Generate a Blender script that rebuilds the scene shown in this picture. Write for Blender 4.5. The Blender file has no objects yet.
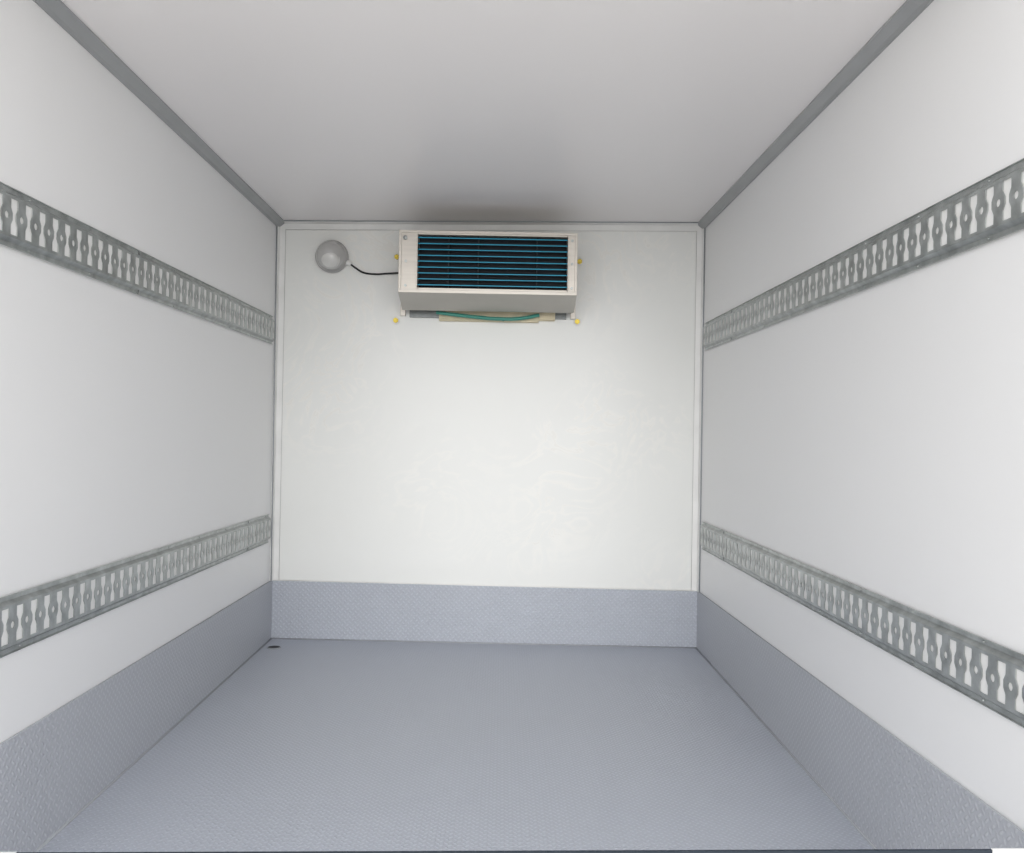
import bpy, bmesh, math, random
from mathutils import Matrix, Vector
random.seed(3)
sc=bpy.context.scene
sc.view_settings.view_transform='Standard'
sc.view_settings.look='None'
YB=0.0; YF=-2.95          # back wall / rear opening
XL=-1.04; XR=1.06

def lin(c):
    return tuple(((v/255)/12.92 if v/255<=.04045 else ((v/255+.055)/1.055)**2.4) for v in c)+(1,)

# ---------- materials ----------
def new_mat(name):
    m=bpy.data.materials.new(name); m.use_nodes=True
    nt=m.node_tree; b=nt.nodes['Principled BSDF']
    return m,nt,b
def mth(nt,op,a,b=None,c=None):
    n=nt.nodes.new('ShaderNodeMath'); n.operation=op
    for i,v in enumerate((a,b,c)):
        if v is None: continue
        if isinstance(v,(int,float)): n.inputs[i].default_value=v
        else: nt.links.new(v,n.inputs[i])
    return n.outputs[0]
def noise(nt,scale,detail=4,rough=.5,stretch=None,dist=0):
    tc=nt.nodes.new('ShaderNodeTexCoord'); n=nt.nodes.new('ShaderNodeTexNoise')
    n.inputs['Scale'].default_value=scale; n.inputs['Detail'].default_value=detail
    n.inputs['Roughness'].default_value=rough; n.inputs['Distortion'].default_value=dist
    if stretch:
        mp=nt.nodes.new('ShaderNodeMapping'); mp.inputs['Scale'].default_value=stretch
        nt.links.new(tc.outputs['Object'],mp.inputs[0]); nt.links.new(mp.outputs[0],n.inputs['Vector'])
    else: nt.links.new(tc.outputs['Object'],n.inputs['Vector'])
    return n.outputs['Fac']
def ramp(nt,fac,stops):
    r=nt.nodes.new('ShaderNodeValToRGB'); nt.links.new(fac,r.inputs[0])
    e=r.color_ramp.elements
    while len(e)<len(stops): e.new(.5)
    for el,(p,c) in zip(e,stops): el.position=p; el.color=c
    return r.outputs[0]
def maprange(nt,fac,a,b,c,d):
    n=nt.nodes.new('ShaderNodeMapRange'); nt.links.new(fac,n.inputs[0])
    for i,v in enumerate((a,b,c,d)): n.inputs[i+1].default_value=v
    return n.outputs[0]
def simple(name,col,rough=.5,metal=0,var=.05,scale=8,bump=0,stretch=None):
    m,nt,b=new_mat(name)
    c=lin(col); f=noise(nt,scale,stretch=stretch)
    lo=tuple(v*(1-var) for v in c[:3])+(1,); hi=tuple(min(1,v*(1+var)) for v in c[:3])+(1,)
    nt.links.new(ramp(nt,f,[(.3,lo),(.7,hi)]),b.inputs['Base Color'])
    b.inputs['Roughness'].default_value=rough; b.inputs['Metallic'].default_value=metal
    if bump:
        bp=nt.nodes.new('ShaderNodeBump'); bp.inputs['Strength'].default_value=bump; bp.inputs['Distance'].default_value=.002
        nt.links.new(f,bp.inputs['Height']); nt.links.new(bp.outputs[0],b.inputs['Normal'])
    return m
def panel_mat(name,col,r0,r1,scale=1.6,cvar=.01,dist=.6,swirl=False):
    """glossy gel-coat wall panel, faint wipe smears"""
    m,nt,b=new_mat(name)
    c=lin(col); f=noise(nt,scale,2,.4,dist=dist)
    lo=tuple(v*(1-cvar) for v in c[:3])+(1,)
    base=ramp(nt,f,[(.2,lo),(.8,c)])
    rg=maprange(nt,f,.2,.8,r0,r1)
    if swirl:
        # polishing swirls left by the wiping cloth: thin contour bands of a warped noise
        g=noise(nt,2.6,3,.5,dist=2.4)
        band=maprange(nt,mth(nt,'ABSOLUTE',mth(nt,'SUBTRACT',mth(nt,'FRACT',mth(nt,'MULTIPLY',g,6)),.5)),0,.22,1,0)
        reg=maprange(nt,noise(nt,1.1,1,.4),.45,.62,0,1)
        k_=mth(nt,'MULTIPLY',band,reg)
        mx=nt.nodes.new('ShaderNodeMix'); mx.data_type='RGBA'; nt.links.new(mth(nt,'MULTIPLY',k_,.6),mx.inputs[0])
        nt.links.new(base,mx.inputs[6]); mx.inputs[7].default_value=lin((251,249,243)); base=mx.outputs[2]
        rg=mth(nt,'SUBTRACT',rg,mth(nt,'MULTIPLY',k_,.04))
    nt.links.new(base,b.inputs['Base Color'])
    nt.links.new(rg,b.inputs['Roughness'])
    return m
def tread_mat(name,col,ax,pitch=.022,strength=.9,var=.03,r=(.36,.5),metal=0.0):
    """embossed rice-grain tread: alternating little lozenges"""
    m,nt,b=new_mat(name)
    tc=nt.nodes.new('ShaderNodeTexCoord'); sp=nt.nodes.new('ShaderNodeSeparateXYZ')
    nt.links.new(tc.outputs['Object'],sp.inputs[0])
    u0,v0=sp.outputs[ax[0]],sp.outputs[ax[1]]
    u=mth(nt,'DIVIDE',mth(nt,'ADD',u0,v0),pitch); v=mth(nt,'DIVIDE',mth(nt,'SUBTRACT',u0,v0),pitch)
    fu=mth(nt,'FLOOR',u); fv=mth(nt,'FLOOR',v)
    par=mth(nt,'FLOORED_MODULO',mth(nt,'ADD',fu,fv),2)
    pu=mth(nt,'ABSOLUTE',mth(nt,'SUBTRACT',mth(nt,'SUBTRACT',u,fu),.5))
    pv=mth(nt,'ABSOLUTE',mth(nt,'SUBTRACT',mth(nt,'SUBTRACT',v,fv),.5))
    su=mth(nt,'ADD',1.9,mth(nt,'MULTIPLY',par,2.6)); sv=mth(nt,'SUBTRACT',4.5,mth(nt,'MULTIPLY',par,2.6))
    a=mth(nt,'MULTIPLY',pu,su); c2=mth(nt,'MULTIPLY',pv,sv)
    d=mth(nt,'SQRT',mth(nt,'ADD',mth(nt,'MULTIPLY',a,a),mth(nt,'MULTIPLY',c2,c2)))
    h=maprange(nt,d,.55,1.0,1,0)
    c=lin(col); f=noise(nt,1.3,5,.6,dist=.6)
    lo=tuple(x*(1-var) for x in c[:3])+(1,); hi=tuple(x*(1+var) for x in c[:3])+(1,)
    base=ramp(nt,f,[(.3,lo),(.7,hi)])
    mx=nt.nodes.new('ShaderNodeMix'); mx.data_type='RGBA'; mx.blend_type='MULTIPLY'
    mx.inputs[0].default_value=1
    nt.links.new(base,mx.inputs[6])
    gr=ramp(nt,h,[(0,(.86,.86,.87,1)),(1,(1.0,1.0,1.0,1))]); nt.links.new(gr,mx.inputs[7])
    nt.links.new(mx.outputs[2],b.inputs['Base Color'])
    nt.links.new(maprange(nt,f,.3,.7,r[0],r[1]),b.inputs['Roughness'])
    b.inputs['Metallic'].default_value=metal
    bp=nt.nodes.new('ShaderNodeBump'); bp.inputs['Strength'].default_value=strength; bp.inputs['Distance'].default_value=.002
    nt.links.new(h,bp.inputs['Height']); nt.links.new(bp.outputs[0],b.inputs['Normal'])
    return m

M_wallback=panel_mat('gelcoat_white_back',(240,241,238),.29,.31,cvar=.012,scale=3.0,dist=2.0,swirl=True)
M_wall=panel_mat('gelcoat_white_side',(242,242,242),.40,.44,scale=1.0)
M_ceil=panel_mat('gelcoat_white_ceiling',(246,243,243),.34,.38,scale=.8,cvar=.003)
M_floor=tread_mat('tread_floor',(198,203,213),('X','Y'),strength=.8)
M_bback=tread_mat('tread_kick_back',(194,199,208),('X','Z'),pitch=.026)
M_bside=tread_mat('tread_kick_side',(194,197,203),('Y','Z'),pitch=.026,strength=.7)
M_cove=simple('grey_cove_trim',(160,162,164),.4,.2)
M_white=simple('white_trim',(236,236,234),.4)
M_seal=simple('grey_sealant',(160,163,168),.6)
M_line=simple('pale_joint_line',(198,198,196),.6)
M_galv=simple('galvanised_steel',(172,176,175),.33,.6,var=.24,scale=26)
M_galvd=simple('galvanised_steel_dull',(135,139,139),.5,.6,var=.15,scale=30)
M_case=simple('case_brushed_aluminium',(208,202,193),.34,.3,var=.05,scale=6,stretch=(1,1,12))
M_pan=simple('drip_pan_aluminium',(180,176,168),.35,.3,var=.06,scale=5)
M_navy=simple('coil_navy',(7,20,34),.5,.1,var=.3)
M_teal=simple('louvre_teal',(26,148,180),.4,.1,var=.1)
M_dark=simple('black_rubber',(18,18,20),.55)
M_brass=simple('brass_nut',(200,178,70),.35,.5)
M_green=simple('green_hose',(70,150,135),.4)
M_cream=simple('insulation_cream',(226,214,184),.7,var=.1,scale=20,bump=.3)
M_lampw=simple('lamp_base_grey_plastic',(176,175,174),.35)
M_glass=simple('frosted_glass_globe',(190,189,188),.14,var=.02,scale=30)
M_glass.node_tree.nodes['Principled BSDF'].inputs['Coat Weight'].default_value=.8
M_bulb=simple('clear_bulb_glass',(222,221,218),.1,var=.02,scale=30)
M_bulb.node_tree.nodes['Principled BSDF'].inputs['Coat Weight'].default_value=.8
M_edgebar=simple('edge_bar_dark',(30,42,56),.5)
M_conc=simple('yard_concrete',(222,218,210),.9,var=.05,scale=3,bump=.4)

# ---------- mesh helpers ----------
def link(o,parent=None):
    bpy.context.collection.objects.link(o)
    if parent: o.parent=parent
    return o
def obj(name,bm,mat,parent=None,smooth=False,bevel=0):
    bmesh.ops.recalc_face_normals(bm,faces=bm.faces)
    me=bpy.data.meshes.new(name); bm.to_mesh(me); bm.free()
    for mm in (mat if isinstance(mat,(list,tuple)) else [mat]): me.materials.append(mm)
    o=bpy.data.objects.new(name,me)
    if smooth:
        for p in me.polygons: p.use_smooth=True
    if bevel:
        md=o.modifiers.new('bevel','BEVEL'); md.width=bevel; md.segments=2; md.limit_method='ANGLE'
    return link(o,parent)
def hexa(bm,p,mi=0):
    """p: 8 points, first 4 one side, last 4 the other"""
    v=[bm.verts.new(q) for q in p]
    for f in ((0,1,2,3),(7,6,5,4),(0,4,5,1),(1,5,6,2),(2,6,7,3),(3,7,4,0)):
        bm.faces.new([v[i] for i in f]).material_index=mi
def boxb(bm,x0,x1,y0,y1,z0,z1,mi=0):
    hexa(bm,[(x0,y0,z0),(x1,y0,z0),(x1,y1,z0),(x0,y1,z0),(x0,y0,z1),(x1,y0,z1),(x1,y1,z1),(x0,y1,z1)],mi)
def cyl(bm,c,axis,r,h,seg=24,r2=None,mi=0):
    ax=Vector(axis).normalized()
    rot=Vector((0,0,1)).rotation_difference(ax).to_matrix().to_4x4()
    g=bmesh.ops.create_cone(bm,cap_ends=True,segments=seg,radius1=r,radius2=r if r2 is None else r2,depth=h,
        matrix=Matrix.Translation(c)@rot)
    for v in g['verts']:
        for f in v.link_faces: f.material_index=mi
def empty(name,loc=(0,0,0)):
    e=bpy.data.objects.new(name,None); e.empty_display_size=.1; e.location=loc
    return link(e)

def lerp(a,b,t): return a+(b-a)*t
def zl(z0,zn,yn,y): return z0+(zn-z0)*(y/yn)
def zfl(y): return zl(.006,-.008,-2.21,y)
def zfr(y): return zl(-.010,-.020,-2.13,y)
def zcl(y): return zl(2.053,2.054,-2.26,y)
def zcr(y): return zl(2.085,2.075,-2.32,y)
def zbl(y): return zl(.292,.307,-2.39,y)
def zbr(y): return zl(.271,.304,-2.77,y)

# ---------- shell ----------
T=.07
bm=bmesh.new()
hexa(bm,[(XL,YB,zfl(YB)),(XR,YB,zfr(YB)),(XR,YF,zfr(YF)),(XL,YF,zfl(YF)),
         (XL,YB,-.1),(XR,YB,-.1),(XR,YF,-.1),(XL,YF,-.1)]); obj('floor',bm,M_floor)
bm=bmesh.new()
hexa(bm,[(XL,YB,zcl(YB)),(XR,YB,zcr(YB)),(XR,YF,zcr(YF)),(XL,YF,zcl(YF)),
         (XL,YB,2.17),(XR,YB,2.17),(XR,YF,2.17),(XL,YF,2.17)]); obj('ceiling',bm,M_ceil)
bm=bmesh.new(); boxb(bm,XL-T,XL,YF,YB+T,-.1,2.17); obj('wall_left',bm,M_wall)
bm=bmesh.new(); boxb(bm,XR,XR+T,YF,YB+T,-.1,2.17); obj('wall_right',bm,M_wall)
bm=bmesh.new(); boxb(bm,XL,XR,YB,YB+T,-.1,2.17); obj('wall_back',bm,M_wallback)

k=.006
bm=bmesh.new()
hexa(bm,[(XL,YB,zfl(0)),(XL,YF,zfl(YF)),(XL,YF,zbl(YF)),(XL,YB,zbl(0)),
         (XL+k,YB,zfl(0)),(XL+k,YF,zfl(YF)),(XL+k,YF,zbl(YF)),(XL+k,YB,zbl(0))]); obj('baseboard_left',bm,M_bside)
bm=bmesh.new()
hexa(bm,[(XR,YB,zfr(0)),(XR,YF,zfr(YF)),(XR,YF,zbr(YF)),(XR,YB,zbr(0)),
         (XR-k,YB,zfr(0)),(XR-k,YF,zfr(YF)),(XR-k,YF,zbr(YF)),(XR-k,YB,zbr(0))]); obj('baseboard_right',bm,M_bside)
bm=bmesh.new()
hexa(bm,[(XL,YB,zfl(0)),(XR,YB,zfr(0)),(XR,YB,zbr(0)),(XL,YB,zbl(0)),
         (XL,YB-k,zfl(0)),(XR,YB-k,zfr(0)),(XR,YB-k,zbr(0)),(XL,YB-k,zbl(0))]); obj('baseboard_back',bm,M_bback)

def prism(name,A,B,offs,mat):
    bm=bmesh.new()
    a=[bm.verts.new(Vector(A)+Vector(o)) for o in offs]; b_=[bm.verts.new(Vector(B)+Vector(o)) for o in offs]
    n=len(offs)
    for i in range(n): bm.faces.new((a[i],a[(i+1)%n],b_[(i+1)%n],b_[i]))
    bm.faces.new(a[::-1]); bm.faces.new(b_)
    return obj(name,bm,mat)
def cove(sx,w,h):
    return [(0,0,0),(0,0,-h),(sx*.006,0,-h),(sx*.012,0,-h+.008),(sx*(w-.010),0,-.012),(sx*w,0,-.006),(sx*w,0,0)]
prism('trim_1',(XL,YB,zcl(0)),(XL,YF,zcl(YF)),cove(1,.036,.030),M_cove)
prism('trim_2',(XR,YB,zcr(0)),(XR,YF,zcr(YF)),cove(-1,.036,.030),M_cove)
prism('trim_3',(XL,YB,zcl(0)),(XR,YB,zcr(0)),[(0,0,0),(0,0,-.036),(0,-.003,-.036),(0,-.006,-.010),(0,-.034,-.005),(0,-.036,0)],M_white)
prism('trim_4',(XL,YB,zbl(0)),(XL,YB,zcl(0)),[(0,0,0),(.036,0,0),(.036,-.003,0),(.010,-.006,0),(.006,-.036,0),(0,-.036,0)],M_white)
prism('trim_5',(XR,YB,zbr(0)),(XR,YB,zcr(0)),[(0,0,0),(-.034,0,0),(-.034,-.003,0),(-.010,-.006,0),(-.006,-.036,0),(0,-.036,0)],M_white)
def bead(name,A,B,r,mat=M_seal):
    A=Vector(A);B=Vector(B); bm=bmesh.new()
    cyl(bm,(A+B)/2,B-A,r,(B-A).length,10); return obj(name,bm,mat,smooth=True)
bead('trim_6',(XL+k,YB,zfl(0)+.001),(XL+k,YF,zfl(YF)+.001),.005)
bead('trim_7',(XR-k,YB,zfr(0)+.001),(XR-k,YF,zfr(YF)+.001),.005)
bead('trim_8',(XL,YB-k,zfl(0)+.001),(XR,YB-k,zfr(0)+.001),.005)
bead('trim_9',(XL+.008,YB-.038,zbl(0)),(XL+.003,YB-.038,zcl(0)),.003)
bead('trim_10',(XR-.003,YB-.038,zbr(0)),(XR-.003,YB-.038,zcr(0)),.003)
bead('trim_11',(XL,YB-.038,zcl(0)-.002),(XR,YB-.038,zcr(0)-.002),.003)
bead('trim_12',(XL+.037,YB-.001,zbl(0)),(XL+.037,YB-.001,zcl(0)-.036),.0012,M_line)
bead('trim_13',(XR-.035,YB-.001,zbr(0)),(XR-.035,YB-.001,zcr(0)-.036),.0012,M_line)
bead('trim_14',(XL+.036,YB-.001,zcl(0)-.037),(XR-.034,YB-.001,zcr(0)-.037),.0012,M_line)
bead('trim_15',(XL+.003,YB,zbl(0)),(XL+.003,YF,zbl(YF)),.0025,M_seal)
bead('trim_16',(XR-.003,YB,zbr(0)),(XR-.003,YF,zbr(YF)),.0025,M_seal)
bead('trim_17',(XL,YB-.003,zbl(0)),(XR,YB-.003,zbr(0)),.0035,M_white)

# ---------- lashing rails ----------
def rail(side,z0,zn,yn,h,joint):
    """side -1 left / +1 right; centreline z0 at back, zn at yn"""
    e=empty('cargo_lashing_rail')
    sx=-side; xw=XL if side<0 else XR
    y0=-.09; L=abs(YF)-.10
    def P(s,t,n):
        y=y0-s; return Vector((xw+sx*n,y,zl(z0,zn,yn,y)+t))
    H=h/2; w=H-.020; pitch=.031; N=int(L/(2*pitch))
    bm=bmesh.new()
    def strip(t0,n0,t1,n1,s0=0,s1=N*2*pitch):
        bm.faces.new([bm.verts.new(P(*q)) for q in ((s0,t0,n0),(s1,t0,n0),(s1,t1,n1),(s0,t1,n1))])
    nw=.014
    for g in (-1,1):
        strip(g*H,.008,g*(H-.001),.003); strip(g*(H-.001),.003,g*(w+.008),.003); strip(g*(w+.008),.003,g*w,nw)
    B=w-.007
    def hour(c,s):
        # waisted slot: wide square ends, slightly narrower middle
        r=.001
        while r<.08:
            x,t=abs(r*c),abs(r*s)
            if t>B: break
            wd=.0074+.0076*min(1,max(0,(t-.008)/.006))
            if x>wd: break
            r+=.0004
        return r
    def cell(sc_,hw,kind):
        hh=w; nA=48 if kind==0 else 20
        angs=set(round(i*2*math.pi/nA,6) for i in range(nA))
        ex=[math.atan2(hh,hw)]
        if kind==0: ex+=[math.atan2(B-.0003,.0148),math.atan2(.0145,.0148)]
        for ca in ex:
            for q in (ca,math.pi-ca,math.pi+ca,2*math.pi-ca): angs.add(round(q,6))
        A=sorted(angs); o=[];i_=[]
        for a in A:
            c,s=math.cos(a),math.sin(a)
            ro=min(hw/abs(c) if abs(c)>1e-6 else 9,hh/abs(s) if abs(s)>1e-6 else 9)
            ri=hour(c,s) if kind==0 else .0080
            o.append(bm.verts.new(P(sc_+ro*c,ro*s,nw))); i_.append(bm.verts.new(P(sc_+ri*c,ri*s,nw)))
        n=len(A)
        for j in range(n): bm.faces.new((o[j],o[(j+1)%n],i_[(j+1)%n],i_[j]))
    for c in range(N):
        cell(c*2*pitch+.0200,.0200,0)
        cell(c*2*pitch+.0510,.0110,1)
    bmesh.ops.remove_doubles(bm,verts=bm.verts,dist=.0002)
    o=obj('perforated_channel',bm,M_galv,e)
    md=o.modifiers.new('sol','SOLIDIFY'); md.thickness=.0015; md.offset=0
    bm=bmesh.new(); s1=N*2*pitch
    hexa(bm,[P(0,-w,.0),P(s1,-w,.0),P(s1,w,.0),P(0,w,.0),P(0,-w,.0120),P(s1,-w,.0120),P(s1,w,.0120),P(0,w,.0120)])
    obj('added_slot_backing',bm,M_white,e)  # white strip added close behind the slots so they stay bright
    bm=bmesh.new(); s=.06
    while s<N*2*pitch-.03:
        for g in (-1,1):
            c=P(s,g*(H-.007),.005); cyl(bm,c,(sx,0,0),.0035,.003,12,r2=.0025)
        s+=.31
    obj('rivets',bm,M_galv,e,smooth=False)
    bm=bmesh.new()
    for g in (-1,1):
        s=joint; t0=g*(H-.001); t1=g*(w+.004)
        hexa(bm,[P(s-.002,t0,.003),P(s+.002,t0,.003),P(s+.002,t1,.003),P(s-.002,t1,.003),
                 P(s-.002,t0,.0048),P(s+.002,t0,.0048),P(s+.002,t1,.0085),P(s-.002,t1,.0085)])
    obj('joint_seam',bm,M_galvd,e)
    return e
rail(-1,1.508,1.493,-2.45,.134,1.6)
rail(-1,.556,.573,-2.40,.134,.35)
rail(1,1.516,1.495,-2.75,.132,.5)
rail(1,.556,.565,-2.75,.132,.42)

# ---------- evaporator unit ----------
ev=empty('refrigeration_evaporator_unit',(0,0,0))
x0,x1,yf,yb,z0,z1=-.396,.402,-.38,-.12,1.662,1.936
gx0,gx1,gz0,gz1=-.315,.362,1.682,1.922
bm=bmesh.new()
boxb(bm,x0,gx0,yf,yb,z0,z1); boxb(bm,gx1,x1,yf,yb,z0,z1)
boxb(bm,gx0,gx1,yf,yb,gz1,z1); boxb(bm,gx0,gx1,yf,yb,z0,gz0)
boxb(bm,gx0,gx1,yb-.02,yb,gz0,gz1)
obj('housing',bm,M_case,ev,bevel=.002)
bm=bmesh.new()
for (a,b_,c,d) in ((x0-.004,x1+.004,z1-.008,z1+.004),(x0-.004,x1+.004,z0-.004,z0+.010),(x0-.004,x0+.008,z0+.010,z1-.008),(x1-.008,x1+.004,z0+.010,z1-.008),
                   (gx0-.006,gx0,gz0-.004,gz1+.004),(gx1,gx1+.006,gz0-.004,gz1+.004)):
    boxb(bm,a,b_,yf-.006,yf+.002,c,d)
obj('front_frame',bm,M_case,ev,bevel=.0015)
bm=bmesh.new(); boxb(bm,gx0,gx1,yf+.07,yf+.08,gz0,gz1)
for i in range(1,5):
    xx=lerp(gx0,gx1,i/5); boxb(bm,xx-.003,xx+.003,yf+.028,yf+.07,gz0,gz1)
obj('coil_backing',bm,M_navy,ev)
bm=bmesh.new(); n=9
for i in range(n):
    zc=lerp(gz0,gz1,(i+.5)/n)
    hexa(bm,[(gx0,yf+.004,zc-.002),(gx1,yf+.004,zc-.002),(gx1,yf+.004,zc+.0015),(gx0,yf+.004,zc+.0015),
             (gx0,yf+.030,zc+.008),(gx1,yf+.030,zc+.008),(gx1,yf+.030,zc+.0115),(gx0,yf+.030,zc+.0115)],0)
    boxb(bm,gx0,gx1,yf+.001,yf+.0045,zc-.0024,zc+.0018,1)
obj('louvres',bm,[M_navy,M_teal],ev)
bm=bmesh.new()
zp=1.614
hexa(bm,[(x0-.004,yf+.002,z0-.004),(x1+.004,yf+.002,z0-.004),(x1+.004,yf+.002,z0-.001),(x0-.004,yf+.002,z0-.001),
         (x0-.014,yb,zp),(x1+.012,yb,zp),(x1+.004,yb,z0),(x0-.004,yb,z0)])
obj('drip_pan',bm,M_pan,ev,bevel=.0015)
bm=bmesh.new()
boxb(bm,-.43,-.405,-.02,0,1.60,1.93); boxb(bm,.405,.43,-.02,0,1.60,1.93)
boxb(bm,-.41,-.385,-.125,-.02,1.63,1.90); boxb(bm,.395,.41,-.125,-.02,1.63,1.90)
obj('mounting_brackets',bm,M_case,ev,bevel=.0015)
bm=bmesh.new(); boxb(bm,-.385,-.24,-.020,0,1.594,1.64); boxb(bm,.33,.385,-.02,0,1.598,1.64); obj('dark_gap_boxes',bm,M_galvd,ev)  # grey boxes standing in for the dark gap below the unit
bm=bmesh.new(); boxb(bm,-.24,.25,-.028,0,1.578,1.63); boxb(bm,.25,.33,-.03,0,1.588,1.63)
obj('insulation_block',bm,M_cream,ev,bevel=.004)
def tube(name,pts,r,mat,parent):
    cu=bpy.data.curves.new(name,'CURVE'); cu.dimensions='3D'; cu.bevel_depth=r; cu.bevel_resolution=3; cu.resolution_u=10
    sp=cu.splines.new('BEZIER'); sp.bezier_points.add(len(pts)-1)
    for p,q in zip(sp.bezier_points,pts): p.co=q; p.handle_left_type=p.handle_right_type='AUTO'
    cu.materials.append(mat); o=bpy.data.objects.new(name,cu); return link(o,parent)
tube('refrigerant_hose',[(-.25,-.06,1.614),(-.12,-.065,1.600),(.05,-.07,1.587),(.17,-.065,1.593),(.25,-.05,1.612)],.009,M_green,ev)
tube('drain_hose',[(-.20,-.05,1.607),(-.05,-.055,1.600),(.03,-.05,1.592),(.08,-.045,1.582)],.004,M_green,ev)
bm=bmesh.new()
for (x,z) in ((-.453,1.578),(.440,1.588),(-.453,1.890),(.447,1.885)):
    cyl(bm,(x,-.002,z),(0,1,0),.021,.004,20,mi=0)
    cyl(bm,(x,-.010,z),(0,1,0),.013,.014,6,mi=1)
    cyl(bm,(x,-.020,z),(0,1,0),.006,.010,10,mi=1)
obj('wall_bolts',bm,[M_white,M_brass],ev)
bm=bmesh.new()
for (x,z) in ((-.368,1.905),(-.368,1.690),(.382,1.905),(.382,1.690),(.382,1.80),(-.368,1.80)):
    cyl(bm,(x,yf-.003,z),(0,1,0),.006,.006,12)
obj('case_screws',bm,M_galv,ev)
bm=bmesh.new(); cyl(bm,(-.372,yf-.002,1.906),(0,1,0),.010,.004,16); obj('gauge_plug',bm,M_galvd,ev)

# ---------- bulkhead lamp ----------
lp=empty('bulkhead_lamp',(-.770,0,1.884))
def lathe(name,prof,mat,parent,seg=40):
    bm=bmesh.new(); rings=[]
    for r,y in prof:
        rings.append([bm.verts.new((r*math.cos(2*math.pi*i/seg),y,r*math.sin(2*math.pi*i/seg))) for i in range(seg)])
    for a,b_ in zip(rings,rings[1:]):
        for i in range(seg): bm.faces.new((a[i],a[(i+1)%seg],b_[(i+1)%seg],b_[i]))
    bm.faces.new(rings[0]); bm.faces.new(rings[-1])
    return obj(name,bm,mat,parent,smooth=True)
lathe('base_ring',[(.078,-.000),(.080,-.010),(.080,-.030),(.076,-.036),(.066,-.038)],M_lampw,lp)
dome=[(.070,-.036)]+[(.070*math.cos(a),-.044-.080*math.sin(a)) for a in [i*math.pi/2/12 for i in range(12)]]+[(.004,-.124)]
lathe('glass_dome',dome,M_glass,lp)
lathe('dome_collar',[(.073,-.036),(.076,-.041),(.073,-.047),(.068,-.048)],M_lampw,lp)
# round lens bowl set low in the dome, facing down and out
lens=[(.046,.012),(.049,.004),(.047,-.002)]+[(.043*math.cos(a),-.004-.026*math.sin(a)) for a in [i*math.pi/2/8 for i in range(8)]]+[(.003,-.030)]
ls=lathe('lens_bowl',lens,M_bulb,lp); ls.location=(.004,-.090,-.026); ls.rotation_euler=(math.radians(32),0,0)
bm=bmesh.new()
cyl(bm,(.080,-.02,-.030),(1,0,-.35),.014,.03,16,r2=.011); obj('cable_gland',bm,M_white,lp,smooth=True)
tube('lamp_cable',[(.088,-.020,-.034),(.115,-.014,-.052),(.150,-.008,-.072),(.21,-.006,-.080),(.27,-.006,-.076),(.333,-.02,-.074)],.0045,M_dark,lp)

# ---------- drain ----------
dr=empty('floor_drain',(-.975,-.185,zfl(-.175)))
bm=bmesh.new(); cyl(bm,(0,0,.001),(0,0,1),.028,.006,24); obj('drain_hole',bm,M_dark,dr)
bm=bmesh.new()
prof=[(.027,.0),(.027,.0045),(.031,.003),(.033,0)]; seg=28
rg=[[bm.verts.new((r*math.cos(2*math.pi*i/seg),r*math.sin(2*math.pi*i/seg),z)) for i in range(seg)] for r,z in prof]
for a,b_ in zip(rg,rg[1:]):
    for i in range(seg): bm.faces.new((a[i],a[(i+1)%seg],b_[(i+1)%seg],b_[i]))
obj('drain_ring',bm,M_seal,dr)

# ---------- dark bar across the doorway, placed to trace the view's bottom edge strip ----------
rs=empty('bottom_edge_bar')
def zs(x): return .3015+(x+.731)*(.026/1.661)
def sbar(bm,xa,xb,dz=0):
    hexa(bm,[(xa,-2.90,zs(xa)-.05),(xb,-2.90,zs(xb)-.05),(xb,-2.894,zs(xb)-.05),(xa,-2.894,zs(xa)-.05),
             (xa,-2.90,zs(xa)+dz),(xb,-2.90,zs(xb)+dz),(xb,-2.894,zs(xb)+dz),(xa,-2.894,zs(xa)+dz)])
bm=bmesh.new(); sbar(bm,-.731,.93); obj('dark_bar',bm,M_edgebar,rs)
bm=bmesh.new(); sbar(bm,XL,-.731,.001); sbar(bm,.93,XR,.001); obj('pale_bar_ends',bm,M_white,rs)

# ---------- yard outside ----------
bm=bmesh.new()
v=[bm.verts.new(p) for p in ((-30,-40,-.75),(30,-40,-.75),(30,20,-.75),(-30,20,-.75))]; bm.faces.new(v)
obj('ground',bm,M_conc)

# ---------- light ----------
w=bpy.data.worlds.new('hazy_sky'); sc.world=w; w.use_nodes=True
bg=w.node_tree.nodes['Background']; bg.inputs[0].default_value=(.965,.975,1,1); bg.inputs[1].default_value=1.6
fill=bpy.data.lights.new('front_fill','SUN'); fill.energy=2.35; fill.angle=math.radians(50); fill.color=(1,.985,.965)  # broad low lamp added behind the camera to brighten the back wall
so=bpy.data.objects.new('front_fill',fill); link(so); so.rotation_euler=(math.radians(85),0,math.radians(-2))

# ---------- camera ----------
cam=bpy.data.cameras.new('camera'); co=bpy.data.objects.new('camera',cam); link(co)
Mx=(Matrix.Rotation(-.01097,3,'Z')@Matrix.Rotation(math.pi/2+.009688,3,'X')@Matrix.Rotation(.01723,3,'Z')).to_4x4()
Mx.translation=Vector((.07906,-4.436,1.023)); co.matrix_world=Mx
cam.sensor_width=36; cam.lens=900/1024*36; cam.clip_start=.05
sc.camera=co
